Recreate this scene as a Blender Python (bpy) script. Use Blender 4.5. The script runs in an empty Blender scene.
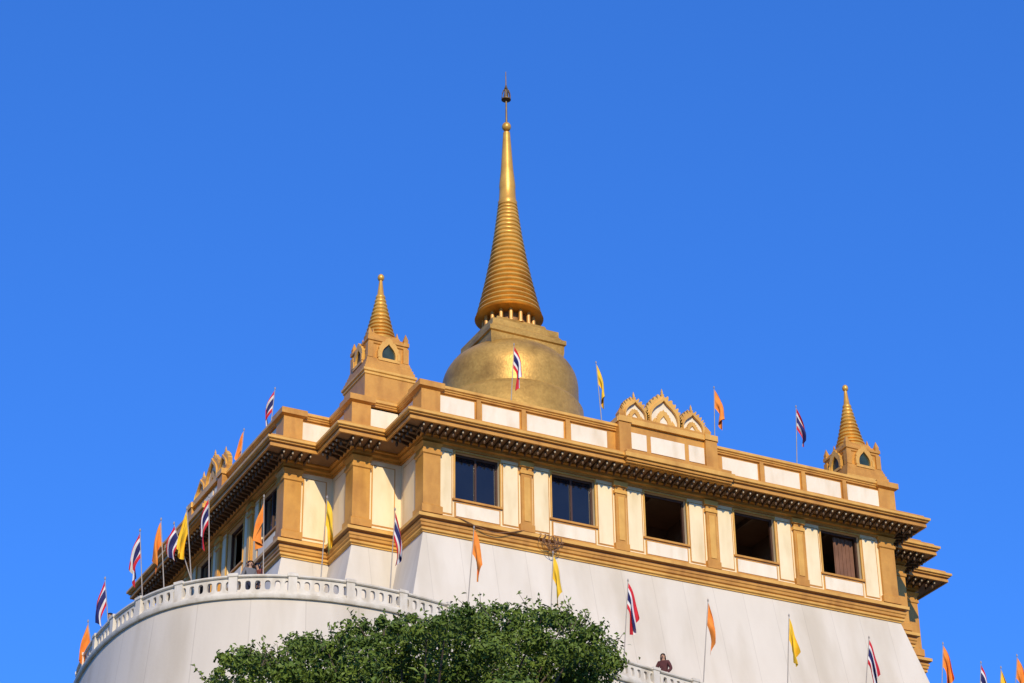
import bpy, bmesh, math, random
from mathutils import Vector, Matrix, noise
R = random.Random(11)
scene = bpy.context.scene
COL = scene.collection
rad = math.radians
F = 2310.0
TH, AL, RO = rad(29.0), rad(27.0), rad(0.8)
ST, CT, SA, CA, SR, CR = math.sin(TH), math.cos(TH), math.sin(AL), math.cos(AL), math.sin(RO), math.cos(RO)

# ------------------------------------------------------------------ survey helpers
def ray(px, py):
    p, q = px - 512.0, 341.5 - py
    a, b = (p*CR + q*SR)/F, (-p*SR + q*CR)/F
    Y = CT - ST*b
    return a*CA + Y*SA, -a*SA + Y*CA, ST + CT*b, Y
# the main corner of the eaves is the survey origin, 88 m along the line of sight
_d = ray(425, 440)
CAM = Vector((-_d[0]*88, -_d[1]*88, 1.6))
ZO = 1.6 + _d[2]*88   # height of the eaves line above the street; building z values are relative to it
def on_z(px, py, z):
    du, dv, dz, Y = ray(px, py); t = (z + ZO - CAM.z)/dz
    return Vector((CAM.x + du*t, CAM.y + dv*t, z))
def at_depth(px, py, zc):
    du, dv, dz, Y = ray(px, py)
    return Vector((CAM.x + du*zc, CAM.y + dv*zc, CAM.z + dz*zc - ZO))
def z_at(U, V, px, py):
    du, dv, dz, Y = ray(px, py)
    d = (U - CAM.x)*SA + (V - CAM.y)*CA
    return CAM.z + d*dz/Y - ZO
def proj(U, V, z):
    dx, dy, dz = U - CAM.x, V - CAM.y, z + ZO - CAM.z
    xr, yf = dx*CA - dy*SA, dx*SA + dy*CA
    zc, yu = yf*CT + dz*ST, -yf*ST + dz*CT
    p, q = F*xr/zc, F*yu/zc
    return 512 + p*CR - q*SR, 341.5 - (p*SR + q*CR), zc
def bis(f, lo, hi):
    for _ in range(50):
        mid = (lo+hi)/2
        if f(lo)*f(mid) <= 0: hi = mid
        else: lo = mid
    return (lo+hi)/2

# ------------------------------------------------------------------ materials
def mat(name, c1, c2=None, scale=2.0, rough=.6, metal=0.0, bump=.15, bscale=30, streak=0.0, seam=None, spec=.4, cells=0, dirt=None):
    m = bpy.data.materials.new(name); m.use_nodes = True
    nt = m.node_tree; N = nt.nodes; L = nt.links
    b = N['Principled BSDF']
    b.inputs['Roughness'].default_value = rough; b.inputs['Metallic'].default_value = metal
    b.inputs['Specular IOR Level'].default_value = spec
    c2 = c2 or tuple(x*.8 for x in c1)
    geo = N.new('ShaderNodeNewGeometry'); mp = N.new('ShaderNodeMapping')
    mp.inputs['Scale'].default_value = (scale, scale, scale*(1-streak))
    L.new(geo.outputs['Position'], mp.inputs['Vector'])
    nz = N.new('ShaderNodeTexNoise'); nz.inputs['Scale'].default_value = 1.0; nz.inputs['Detail'].default_value = 6; nz.inputs['Roughness'].default_value = .62
    L.new(mp.outputs[0], nz.inputs['Vector'])
    rp = N.new('ShaderNodeValToRGB'); rp.color_ramp.elements[0].position = .32; rp.color_ramp.elements[1].position = .68
    rp.color_ramp.elements[0].color = (*c2, 1); rp.color_ramp.elements[1].color = (*c1, 1)
    L.new(nz.outputs['Fac'], rp.inputs[0])
    out = rp.outputs[0]
    def mix(fac, col, a):
        mx = N.new('ShaderNodeMix'); mx.data_type = 'RGBA'; mx.blend_type = 'MULTIPLY'
        L.new(a, mx.inputs[6]); mx.inputs[7].default_value = (*col, 1)
        L.new(fac, mx.inputs[0]); return mx.outputs[2]
    def math_(op, a, b_=None, v=None):
        n_ = N.new('ShaderNodeMath'); n_.operation = op; L.new(a, n_.inputs[0])
        if b_ is not None: L.new(b_, n_.inputs[1])
        if v is not None: n_.inputs[1].default_value = v
        return n_.outputs[0]
    if dirt:
        n2 = N.new('ShaderNodeTexNoise'); n2.inputs['Scale'].default_value = dirt[0]; n2.inputs['Detail'].default_value = 8
        mp2 = N.new('ShaderNodeMapping'); mp2.inputs['Scale'].default_value = (1, 1, dirt[3] if len(dirt) > 3 else 1)
        L.new(geo.outputs['Position'], mp2.inputs['Vector']); L.new(mp2.outputs[0], n2.inputs['Vector'])
        r2 = N.new('ShaderNodeMapRange'); r2.inputs[1].default_value = .48; r2.inputs[2].default_value = .72; r2.inputs[4].default_value = dirt[1]
        L.new(n2.outputs['Fac'], r2.inputs[0]); out = mix(r2.outputs[0], dirt[2], out)
    if cells:
        vo = N.new('ShaderNodeTexVoronoi'); vo.inputs['Scale'].default_value = cells
        L.new(geo.outputs['Position'], vo.inputs['Vector'])
        sp = N.new('ShaderNodeSeparateColor'); L.new(vo.outputs['Color'], sp.inputs[0])
        r3 = N.new('ShaderNodeMapRange'); r3.inputs[4].default_value = .4; L.new(sp.outputs[0], r3.inputs[0])
        out = mix(r3.outputs[0], (.6, .55, .45), out)
    if seam:
        if seam[0] == 'arc':
            at = N.new('ShaderNodeAttribute'); at.attribute_name = 'arc'; src = at.outputs['Fac']
        else:                                   # x on faces turned to the front, y on faces turned to the side
            sx = N.new('ShaderNodeSeparateXYZ'); L.new(geo.outputs['Position'], sx.inputs[0])
            sn = N.new('ShaderNodeSeparateXYZ'); L.new(geo.outputs['True Normal'], sn.inputs[0])
            side = math_('GREATER_THAN', math_('ABSOLUTE', sn.outputs[0]), v=.6)
            mxv = N.new('ShaderNodeMix'); L.new(side, mxv.inputs[0]); L.new(sx.outputs[0], mxv.inputs[2]); L.new(sx.outputs[1], mxv.inputs[3]); src = mxv.outputs[0]
        fr = math_('FRACT', math_('DIVIDE', src, v=seam[1]))
        out = mix(math_('MULTIPLY', math_('LESS_THAN', fr, v=seam[2]/seam[1]), v=seam[3]), (.5, .47, .45), out)
        fl = math_('FRACT', math_('MULTIPLY', math_('SINE', math_('MULTIPLY', math_('FLOOR', math_('DIVIDE', src, v=seam[1])), v=12.9)), v=437.5))
        out = mix(math_('MULTIPLY', fl, v=.35), (.88, .87, .85), out)
    L.new(out, b.inputs['Base Color'])
    if bump:
        n3 = N.new('ShaderNodeTexNoise'); n3.inputs['Scale'].default_value = bscale; n3.inputs['Detail'].default_value = 4
        L.new(geo.outputs['Position'], n3.inputs['Vector'])
        bp = N.new('ShaderNodeBump'); bp.inputs['Strength'].default_value = bump; bp.inputs['Distance'].default_value = .03
        L.new(n3.outputs['Fac'], bp.inputs['Height']); L.new(bp.outputs[0], b.inputs['Normal'])
    return m
M = {}
M['gold'] = mat('gold_paint', (.63, .315, .058), (.51, .24, .042), 1.6, .42, .1, .2, 14, dirt=(1.6, .75, (.64, .55, .46), .3))
M['gold_light'] = mat('bright_gold_paint', (.75, .425, .095), (.65, .35, .07), 1.6, .4, .1, .2, 14, dirt=(1.6, .7, (.68, .59, .5), .3))
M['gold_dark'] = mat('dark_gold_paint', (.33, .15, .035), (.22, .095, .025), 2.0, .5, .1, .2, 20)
M['gold_leaf'] = mat('gold_mosaic', (.62, .365, .085), (.45, .262, .056), .8, .46, .35, .35, 9, cells=9, dirt=(.75, .85, (.58, .53, .46)), spec=.35)
M['gold_ring'] = mat('gilded_rings', (.78, .43, .078), (.63, .33, .055), 1.3, .38, .32, .12, 12, dirt=(1.2, .65, (.64, .55, .45)))
M['cream'] = mat('cream_plaster', (.85, .70, .44), (.78, .62, .36), 1.2, .75, 0, .12, 18, .7, dirt=(1.4, .6, (.78, .7, .56), .3))
M['pale_cream'] = mat('pale_cream_plaster', (.83, .705, .46), (.76, .63, .39), 1.5, .75, 0, .1, 20, .6, dirt=(1.6, .7, (.8, .72, .6), .25))
M['white'] = mat('white_plaster', (.80, .72, .57), (.72, .635, .485), 1.5, .7, 0, .1, 20, .6, dirt=(2.0, .6, (.8, .74, .64), .3))
M['base_white'] = mat('whitewashed_base', (.67, .61, .51), (.60, .545, .45), .5, .8, 0, .12, 8, .85, seam=('xy', 1.38, .028, .26), dirt=(.7, .8, (.81, .78, .72), .14))
M['wall_white'] = mat('whitewashed_wall', (.63, .57, .475), (.555, .50, .415), .5, .8, 0, .12, 8, .85, seam=('arc', 1.7, .032, .3), dirt=(.7, .85, (.78, .75, .69), .14))
M['rail_white'] = mat('white_balustrade_paint', (.68, .63, .53), (.57, .52, .43), 3.0, .7, 0, .1, 25, .5, dirt=(2.5, .7, (.68, .63, .55), .4))
M['frame'] = mat('brown_window_frame', (.07, .032, .018), (.05, .022, .012), 3, .5)
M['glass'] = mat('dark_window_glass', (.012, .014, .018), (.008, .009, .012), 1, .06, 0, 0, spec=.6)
M['reflection_sheet'] = mat('reddish_brown_reflection', (.20, .095, .055), (.14, .065, .038), 2, .8)  # brown of a window reflection, put into a surface colour
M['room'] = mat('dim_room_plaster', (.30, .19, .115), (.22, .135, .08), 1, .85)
M['niche'] = mat('dark_green_niche', (.03, .055, .045), (.015, .03, .025), 4, .4)
M['bracket'] = mat('dark_bracket', (.15, .08, .035), (.08, .045, .02), 4, .6)
M['bulb'] = mat('pale_bulb', (.62, .5, .33), (.5, .4, .25), 4, .5)
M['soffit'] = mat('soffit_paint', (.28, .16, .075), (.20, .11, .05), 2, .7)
M['iron'] = mat('weathered_gilt_metal', (.22, .14, .05), (.11, .07, .03), 5, .5, .3)
M['pole'] = mat('grey_pole', (.33, .29, .25), (.25, .22, .19), 4, .5, 0, 0)
M['red'] = mat('red_cloth', (.56, .014, .026), (.46, .010, .018), 6, .8, 0, .1, 60)
M['wcloth'] = mat('white_cloth', (.70, .67, .64), (.62, .6, .58), 6, .8, 0, .1, 60)
M['blue'] = mat('blue_cloth', (.016, .018, .12), (.012, .013, .09), 6, .8, 0, .1, 60)
M['orange'] = mat('orange_cloth', (.82, .265, .035), (.72, .20, .02), 4, .8, 0, .1, 60)
M['yellow'] = mat('yellow_cloth', (.82, .51, .022), (.74, .43, .016), 4, .8, 0, .1, 60)
M['leaf'] = mat('leaf_green', (.16, .225, .032), (.05, .092, .014), 1.0, .55, 0, 0, spec=.25)
M['bark'] = mat('bark', (.13, .10, .07), (.07, .05, .035), 6, .9, 0, .6, 12, .7)
M['ground'] = mat('street_ground', (.07, .075, .05), (.05, .05, .045), .15, .95, 0, .3, 2)
M['hill'] = mat('hill_slope', (.06, .09, .03), (.09, .08, .06), .3, .95, 0, .6, 1.5)
M['floor'] = mat('terrace_tiles', (.3, .24, .2), (.24, .19, .16), 1, .8)
M['skin'] = mat('skin', (.48, .28, .18), (.44, .25, .16), 8, .55, 0, 0)
M['hair'] = mat('black_hair', (.012, .01, .009), (.008, .007, .006), 20, .45, 0, .2, 80)
M['brown_hair'] = mat('dark_brown_hair', (.05, .025, .014), (.03, .015, .009), 20, .45, 0, .2, 80)
M['jacket'] = mat('dark_jacket', (.03, .025, .028), (.02, .017, .02), 10, .8, 0, .1, 60)
M['maroon'] = mat('dark_red_jacket', (.09, .022, .02), (.06, .015, .014), 10, .8, 0, .1, 60)
M['shirt'] = mat('grey_shirt', (.16, .16, .17), (.12, .12, .13), 10, .8, 0, .1, 60)
M['rust'] = mat('rust_red_shirt', (.26, .07, .04), (.2, .05, .03), 10, .8, 0, .1, 60)
M['trousers'] = mat('navy_trousers', (.02, .025, .05), (.015, .018, .035), 10, .8)
M['lip'] = mat('lips', (.3, .09, .07), None, 8, .5, 0, 0)
M['cable'] = mat('brown_cable', (.24, .115, .05), (.15, .07, .03), 6, .6)

# ------------------------------------------------------------------ mesh helpers
BASE = {}
def root_base(o):
    while o.parent: o = o.parent
    return BASE[o.name]
def tag(o, label=None, cat=None, group=None, kind=None):
    if label: o['label'] = label
    if cat: o['category'] = cat
    if group: o['group'] = group
    if kind: o['kind'] = kind
    return o
def thing(name, label, cat, loc, group=None):
    o = bpy.data.objects.new(name, None); COL.objects.link(o); o.empty_display_size = .3
    o.location = (loc[0], loc[1], loc[2] + ZO); BASE[o.name] = Vector(loc)
    return tag(o, label, cat, group)
class MB:
    def __init__(s): s.v = []; s.f = []; s.m = []; s.s = []
    def add(s, vs, fs, mi=0, sm=False):
        o = len(s.v); s.v += [Vector(v) for v in vs]
        for f in fs: s.f.append(tuple(i+o for i in f)); s.m.append(mi); s.s.append(sm)
    def box(s, x0, x1, y0, y1, z0, z1, mi=0):
        s.add([(x, y, z) for z in (z0, z1) for y in (y0, y1) for x in (x0, x1)],
              [(0,2,3,1),(4,5,7,6),(0,1,5,4),(2,6,7,3),(0,4,6,2),(1,3,7,5)], mi)
    def fbox(s, E, s0, s1, e0, e1, z0, z1, mi=0):
        s.add([fp(E, a, e, z) for z in (z0, z1) for e in (e0, e1) for a in (s0, s1)],
              [(0,2,3,1),(4,5,7,6),(0,1,5,4),(2,6,7,3),(0,4,6,2),(1,3,7,5)], mi)
    def lathe(s, c, prof, n=32, mi=0, sm=True, rot=0.0, cap=True):
        vs = []; fs = []
        for r, z in prof:
            for k in range(n):
                a = rot + 2*math.pi*k/n; vs.append((c[0] + r*math.cos(a), c[1] + r*math.sin(a), c[2] + z))
        for i in range(len(prof)-1):
            for k in range(n):
                a, b = i*n+k, i*n+(k+1) % n; fs.append((a, b, b+n, a+n))
        if cap: fs.append(tuple(range(n))[::-1]); fs.append(tuple(range((len(prof)-1)*n, len(prof)*n)))
        s.add(vs, fs, mi, sm)
    def square(s, c, prof, mi=0):
        s.lathe(c, [(r*math.sqrt(2), z) for r, z in prof], 4, mi, False, math.pi/4)
    def tube(s, pts, rr, n=8, mi=0, sm=True):
        pts = [Vector(p) for p in pts]; vs = []; fs = []
        if not hasattr(rr, '__len__'): rr = [rr]*len(pts)
        for i, p in enumerate(pts):
            t = (pts[min(i+1, len(pts)-1)] - pts[max(i-1, 0)]).normalized()
            x = t.cross(Vector((0, 0, 1)) if abs(t.z) < .9 else Vector((1, 0, 0))).normalized(); y = t.cross(x)
            for k in range(n):
                a = 2*math.pi*k/n; vs.append(p + (x*math.cos(a) + y*math.sin(a))*rr[i])
        for i in range(len(pts)-1):
            for k in range(n):
                a, b = i*n+k, i*n+(k+1) % n; fs.append((a, b, b+n, a+n))
        fs.append(tuple(range(n))[::-1]); fs.append(tuple(range((len(pts)-1)*n, len(pts)*n)))
        s.add(vs, fs, mi, sm)
    def sweep(s, poly, prof, mi=0, close=False, cap=False):
        n = len(poly); vs = []; fs = []
        for e, z in prof:
            for x, y in offset(poly, e): vs.append((x, y, z))
        P = len(prof); rng = range(P) if close else range(P-1)
        for i in rng:
            j = (i+1) % P
            for k in range(n):
                k2 = (k+1) % n; fs.append((i*n+k, i*n+k2, j*n+k2, j*n+k))
        if cap: fs.append(tuple(range((P-1)*n, P*n)))
        s.add(vs, fs, mi)
    def mesh(s, name, mats, base=Vector()):
        me = bpy.data.meshes.new(name); me.from_pydata([tuple(v - base) for v in s.v], [], s.f)
        for m in (mats if isinstance(mats, (list, tuple)) else [mats]): me.materials.append(m)
        me.polygons.foreach_set('material_index', s.m); me.polygons.foreach_set('use_smooth', s.s)
        bm = bmesh.new(); bm.from_mesh(me); bmesh.ops.recalc_face_normals(bm, faces=bm.faces); bm.to_mesh(me); bm.free()
        if any(s.s): me.set_sharp_from_angle(angle=rad(38))
        me.update(); return me
    def build(s, name, mats, parent=None, at=None, raw=False):
        base = Vector() if raw else (root_base(parent) if parent else Vector(at))
        o = bpy.data.objects.new(name, s.mesh(name, mats, base)); COL.objects.link(o)
        if parent: o.parent = parent
        else:
            o.location = (base.x, base.y, base.z + ZO); BASE[o.name] = base
        return o
def place(name, me, parent, loc, rz=0, sc=1):
    o = bpy.data.objects.new(name, me); COL.objects.link(o); o.parent = parent
    o.location = Vector(loc) - root_base(parent); o.rotation_euler.z = rz; o.scale = (sc, sc, sc); return o
def offset(poly, e):
    n = len(poly); out = []
    for i in range(n):
        p, a, b = poly[i], poly[i-1], poly[(i+1) % n]
        d1 = Vector((p[0]-a[0], p[1]-a[1])).normalized(); d2 = Vector((b[0]-p[0], b[1]-p[1])).normalized()
        out.append((p[0] + e*(d1.y + d2.y), p[1] + e*(-d1.x - d2.x)))
    return out
def edge(p0, p1):
    d = Vector((p1[0]-p0[0], p1[1]-p0[1])); l = d.length; d.normalize()
    return dict(p=Vector(p0), d=d, n=Vector((d.y, -d.x)), l=l)
def fp(E, s, e, z):
    q = E['p'] + E['d']*s + E['n']*e
    return Vector((q.x, q.y, z))

# ------------------------------------------------------------------ plan of the upper temple (redented corners)
LF, sU, sV, LL = 21.3, 1.95, 2.2, 14.6
x0, x1, x2 = 0.0, -sU, -2*sU; X0, X1, X2 = LF, LF+2.1, LF+4.3
y1, y2 = sV, 2*sV; Y2 = 2*sV + LL; Y1 = Y2 + sV; Y0 = Y1 + sV
PLAN = [(x0,0),(X0,0),(X0,y1),(X1,y1),(X1,y2),(X2,y2),(X2,Y2),(X1,Y2),(X1,Y1),(X0,Y1),(X0,Y0),(x0,Y0),(x0,Y1),(x1,Y1),(x1,Y2),(x2,Y2),(x2,y2),(x1,y2),(x1,y1),(x0,y1)]
EDG = [edge(PLAN[i], PLAN[(i+1) % len(PLAN)]) for i in range(len(PLAN))]
FRONT, LEFT = EDG[0], EDG[15]
REDENT = [1,2,3,4,16,17,18,19]
CONVEX = [0,1,3,5,15,16,18]      # plan vertices that are visible outer corners
WZ0, WZ1 = -3.08, 0.0
OZ0, OZ1 = -2.22, -.24

temple = thing('temple_building', 'cream and gold upper temple with dark windows above a sloping white base', 'temple', (10.5, 13.2, -11.05))
b = MB(); b.sweep(PLAN, [(1.85, -11.1), (.1, -3.86)]); b.build('base', M['base_white'], temple)
# walls with real openings
fw = [2.2, 6.35, 10.5, 14.65, 18.8]; lw = [LL - (1.78 + 3.68*k) for k in range(4)]
WW = .95
wall = MB()
def wall_edge(E, cs):
    cuts = [0]
    for c in sorted(cs): cuts += [c-WW, c+WW]
    cuts.append(E['l'])
    def q(a, bb, za, zb): wall.add([fp(E,a,0,za), fp(E,bb,0,za), fp(E,bb,0,zb), fp(E,a,0,zb)], [(0,1,2,3)])
    for i in range(len(cuts)-1):
        a, c = cuts[i], cuts[i+1]
        if i % 2 == 0: q(a, c, WZ0, WZ1)
        else:
            q(a, c, WZ0, OZ0); q(a, c, OZ1, WZ1); dd = -.38
            wall.add([fp(E,a,0,OZ0), fp(E,c,0,OZ0), fp(E,c,0,OZ1), fp(E,a,0,OZ1), fp(E,a,dd,OZ0), fp(E,c,dd,OZ0), fp(E,c,dd,OZ1), fp(E,a,dd,OZ1)],
                     [(0,4,5,1),(1,5,6,2),(2,6,7,3),(3,7,4,0)])
for i, E in enumerate(EDG): wall_edge(E, fw if i == 0 else lw if i == 15 else [])
wall.build('wall', M['cream'], temple)
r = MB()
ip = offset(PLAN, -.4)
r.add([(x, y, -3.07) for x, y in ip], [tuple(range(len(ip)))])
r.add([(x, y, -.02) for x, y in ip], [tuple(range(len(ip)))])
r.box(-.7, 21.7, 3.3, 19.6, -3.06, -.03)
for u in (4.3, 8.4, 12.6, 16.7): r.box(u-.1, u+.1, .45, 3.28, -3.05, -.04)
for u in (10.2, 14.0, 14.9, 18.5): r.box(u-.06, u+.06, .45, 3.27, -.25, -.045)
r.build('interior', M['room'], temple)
# mouldings
b = MB()
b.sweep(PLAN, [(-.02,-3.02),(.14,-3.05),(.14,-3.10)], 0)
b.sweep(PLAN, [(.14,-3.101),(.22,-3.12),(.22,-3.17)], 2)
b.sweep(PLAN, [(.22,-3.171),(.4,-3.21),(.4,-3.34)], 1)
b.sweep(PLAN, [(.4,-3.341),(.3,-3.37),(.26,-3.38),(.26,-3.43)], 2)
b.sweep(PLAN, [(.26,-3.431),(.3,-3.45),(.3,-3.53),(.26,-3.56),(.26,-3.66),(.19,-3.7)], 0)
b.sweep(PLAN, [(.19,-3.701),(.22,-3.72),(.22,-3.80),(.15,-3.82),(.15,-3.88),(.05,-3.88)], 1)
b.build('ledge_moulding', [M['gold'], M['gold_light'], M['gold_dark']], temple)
b = MB(); b.sweep(PLAN, [(-.01,-.14),(.08,-.14),(.08,-.06),(.2,-.02),(.2,.10),(.3,.13),(.3,.2)]); b.build('cornice_moulding', M['gold'], temple)
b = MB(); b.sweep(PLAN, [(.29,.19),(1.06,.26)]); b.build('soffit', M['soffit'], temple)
b = MB()
b.sweep(PLAN, [(1.06,.262),(1.06,.2),(1.14,.2),(1.14,.32)], 0)
b.sweep(PLAN, [(1.14,.321),(1.11,.33),(1.11,.38)], 2)
b.sweep(PLAN, [(1.11,.381),(1.2,.4),(1.2,.46)], 0)
b.sweep(PLAN, [(1.2,.461),(1.28,.48),(1.28,.58),(1.22,.6)], 1)
b.sweep(PLAN, [(1.22,.601),(1.12,.64),(1.08,.74),(.25,.8),(-.3,.8)], 0, cap=True)
b.build('cornice_fascia', [M['gold'], M['gold_light'], M['gold_dark']], temple)
b = MB(); b.sweep(PLAN, [(.2,.79),(.2,2.1),(-.16,2.1),(-.16,.79)]); b.build('parapet', M['gold'], temple)
b = MB(); b.sweep(PLAN, [(.19,.78),(.36,.78),(.36,.9),(.31,.93),(.31,.97),(.28,1.02),(.19,1.04)]); b.build('parapet_plinth', M['gold'], temple)
b = MB(); b.sweep(PLAN, [(.19,2.02),(.28,2.04),(.28,2.1)], 0); b.sweep(PLAN, [(.28,2.101),(.33,2.12),(.33,2.16),(.4,2.19),(.4,2.3),(-.24,2.3),(-.24,2.02)], 1); b.build('parapet_rail', [M['gold'], M['gold_light']], temple)
def panels(E, a, c, n, ends=True):
    w = (c-a)/n
    for k in range(n):
        p = MB(); p.fbox(E, a+k*w+.17, a+(k+1)*w-.17, .17, .235, 1.12, 1.94); p.build('parapet_panel', M['white'], temple)
        if k: 
            p = MB(); p.fbox(E, a+k*w-.09, a+k*w+.09, .15, .3, 1.0, 2.06); p.build('parapet_post', M['gold'], temple)
LC = 6.5
panels(FRONT, .2, 8.0, 4); panels(FRONT, 13.0, LF-.2, 4)
panels(LEFT, .2, LC-2.3, 2); panels(LEFT, LC+2.3, LL-.2, 3)
for i in REDENT: panels(EDG[i], .1, EDG[i]['l']-.1, 1)
for i in CONVEX:
    (px, py) = PLAN[i]; E1, E2 = EDG[i-1], EDG[i]
    c = Vector((px, py)) - (E1['n'] + E2['n'])*.1
    p = MB(); p.square((c.x, c.y, 0), [(.5,.8),(.5,1.05),(.4,1.1),(.4,2.05),(.54,2.12),(.54,2.36),(.3,2.42)]); p.build('parapet_corner_post', M['gold'], temple)
    c = Vector((px, py)) - (E1['n'] + E2['n'])*.24
    p = MB(); p.square((c.x, c.y, 0), [(.43,-3.06),(.43,-2.76),(.36,-2.7),(.36,-.62),(.41,-.58),(.41,-.46),(.36,-.42),(.36,-.3),(.45,-.14)]); p.build('corner_pilaster', M['gold'], temple)
def pilaster(E, s):
    p = MB()
    for (h, e, za, zb, mi) in ((.31,.16,-3.06,-2.76,0),(.23,.11,-2.76,-.62,0),(.28,.15,-.62,-.48,1),(.23,.11,-.48,-.32,0),(.31,.18,-.32,-.12,1)):
        p.fbox(E, s-h, s+h, -.05, e, za, zb, mi)
    p.fbox(E, s-.13, s+.13, .1, .135, -2.62, -.76, 1)
    p.build('pilaster', [M['gold'], M['gold_light']], temple)
for k in range(4): pilaster(FRONT, 4.275 + 4.15*k)
for k in range(3): pilaster(LEFT, LL - (3.62 + 3.68*k))
def window(E, c, closed, reflection_sheet=False):
    f = MB(); a, d = c-WW, c+WW; e0, e1 = -.26, -.16
    f.fbox(E, a, a+.09, e0, e1, OZ0, OZ1); f.fbox(E, d-.09, d, e0, e1, OZ0, OZ1)
    f.fbox(E, a+.09, d-.09, e0, e1, OZ0, OZ0+.1); f.fbox(E, a+.09, d-.09, e0, e1, OZ1-.1, OZ1)
    if closed: f.fbox(E, c-.04, c+.04, e0+.01, e1+.01, OZ0+.1, OZ1-.1)
    w = f.build('window', M['frame'], temple)
    if closed:
        for s0, s1 in ((a+.09, c-.04), (c+.04, d-.09)):
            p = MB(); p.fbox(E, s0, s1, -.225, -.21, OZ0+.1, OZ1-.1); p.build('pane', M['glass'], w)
    if reflection_sheet:
        p = MB(); p.fbox(E, c-.1, d-.09, -.36, -.34, OZ0+.1, OZ1-.1)
        for k in range(5): p.fbox(E, c-.06+k*.18, c+.0+k*.18, -.34, -.315, OZ0+.1, OZ1-.1)
        p.build('reflection_sheet', M['reflection_sheet'], w)  # slatted brown sheet standing in for a reflection in this window
    t = MB()
    t.fbox(E, a-.06, a, -.02, .05, OZ0-.02, OZ1+.07); t.fbox(E, d, d+.06, -.02, .05, OZ0-.02, OZ1+.07)
    t.fbox(E, a, d, -.02, .045, OZ1, OZ1+.065); t.build('window_surround', M['gold_light'], w)
    s = MB(); s.fbox(E, a-.1, d+.1, -.1, .09, OZ0-.08, OZ0-.003); s.build('sill', M['gold'], w)
    s = MB(); s.fbox(E, a-.02, d+.02, -.02, .022, -3.0, OZ0-.12); s.build('apron_border', M['gold'], w)
    s = MB(); s.fbox(E, a+.04, d-.04, -.02, .045, -2.94, OZ0-.18); s.build('apron_panel', M['white'], w)
for k, c in enumerate(fw): window(FRONT, c, k in (0, 1), k == 4)
for k, c in enumerate(lw): window(LEFT, c, k in (0, 2, 3))
# cream strips between pilasters and windows
def wpanel(E, a, c, z0, z1, m):
    p = MB(); p.fbox(E, a-.045, c+.045, -.02, .02, z0-.045, z1+.045); q = p.build('panel_border', M['gold'], temple)
    p = MB(); p.fbox(E, a, c, -.02, .035, z0, z1); p.build('wall_panel', m, temple)
for E, cs, bay in ((FRONT, fw, 4.15), (LEFT, lw, 3.6)):
    for c in cs:
        for sg in (-1, 1):
            m = c + sg*((WW+.06) + (bay/2 - .26))/2; h = (bay/2 - .26 - WW - .06)/2 - .09
            wpanel(E, m-h, m+h, -2.88, -.34, M['pale_cream'])
for i in REDENT:
    E = EDG[i]; wpanel(E, .75 if i in (1,3,16,18) else .3, E['l']-(.3 if i in (1,3,16,18) else .75), -2.85, -.38, M['cream'])
# brackets with hanging bulbs under the eaves
bk = MB()
bk.add([(-.03,0,.2),(.03,0,.2),(-.03,-.74,.26),(.03,-.74,.26),(-.03,0,.02),(.03,0,.02),(-.03,-.3,.12),(.03,-.3,.12),(-.03,-.74,.18),(.03,-.74,.18)],
       [(0,1,3,2),(4,6,7,5),(6,8,9,7),(8,2,3,9),(0,2,8,6,4),(1,5,7,9,3)])
bk.lathe((0,-.5,0), [(.015,.16),(.05,.1),(.06,.02),(.035,-.05),(.01,-.08)], 8, 0)
bk.lathe((0,-.68,0), [(.01,.19),(.03,.15),(.036,.12),(.026,.09),(.008,.07)], 8, 1)
bme = bk.mesh('bracket', [M['bracket'], M['bulb']])
spots = []
for i in [0,15] + REDENT:
    E = EDG[i]
    conv0 = i in CONVEX; conv1 = ((i+1) % 20) in CONVEX
    a, c = (-.5 if conv0 else 1.35), (E['l']+.5 if conv1 else E['l']-1.35)
    n = max(2, round((c-a)/.33))
    for k in range(n+1):
        q = fp(E, a + (c-a)*k/n, .3, 0); spots.append((q, math.atan2(E['n'].x, -E['n'].y)))
spots.sort(key=lambda t: (t[0] - Vector((CAM.x, CAM.y, 0))).length)
for q, rz in spots[:100]: place('bracket', bme, temple, q, rz)
st = MB()
for q, rz in spots[100:]:
    mt = Matrix.Translation(q) @ Matrix.Rotation(rz, 4, 'Z')
    st.add([mt @ v for v in bk.v], bk.f)
    for n_ in range(len(bk.m)): st.m[len(st.m)-len(bk.m)+n_] = bk.m[n_]
tag(st.build('bracket_row', [M['bracket'], M['bulb']], temple), kind='stuff')
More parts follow.
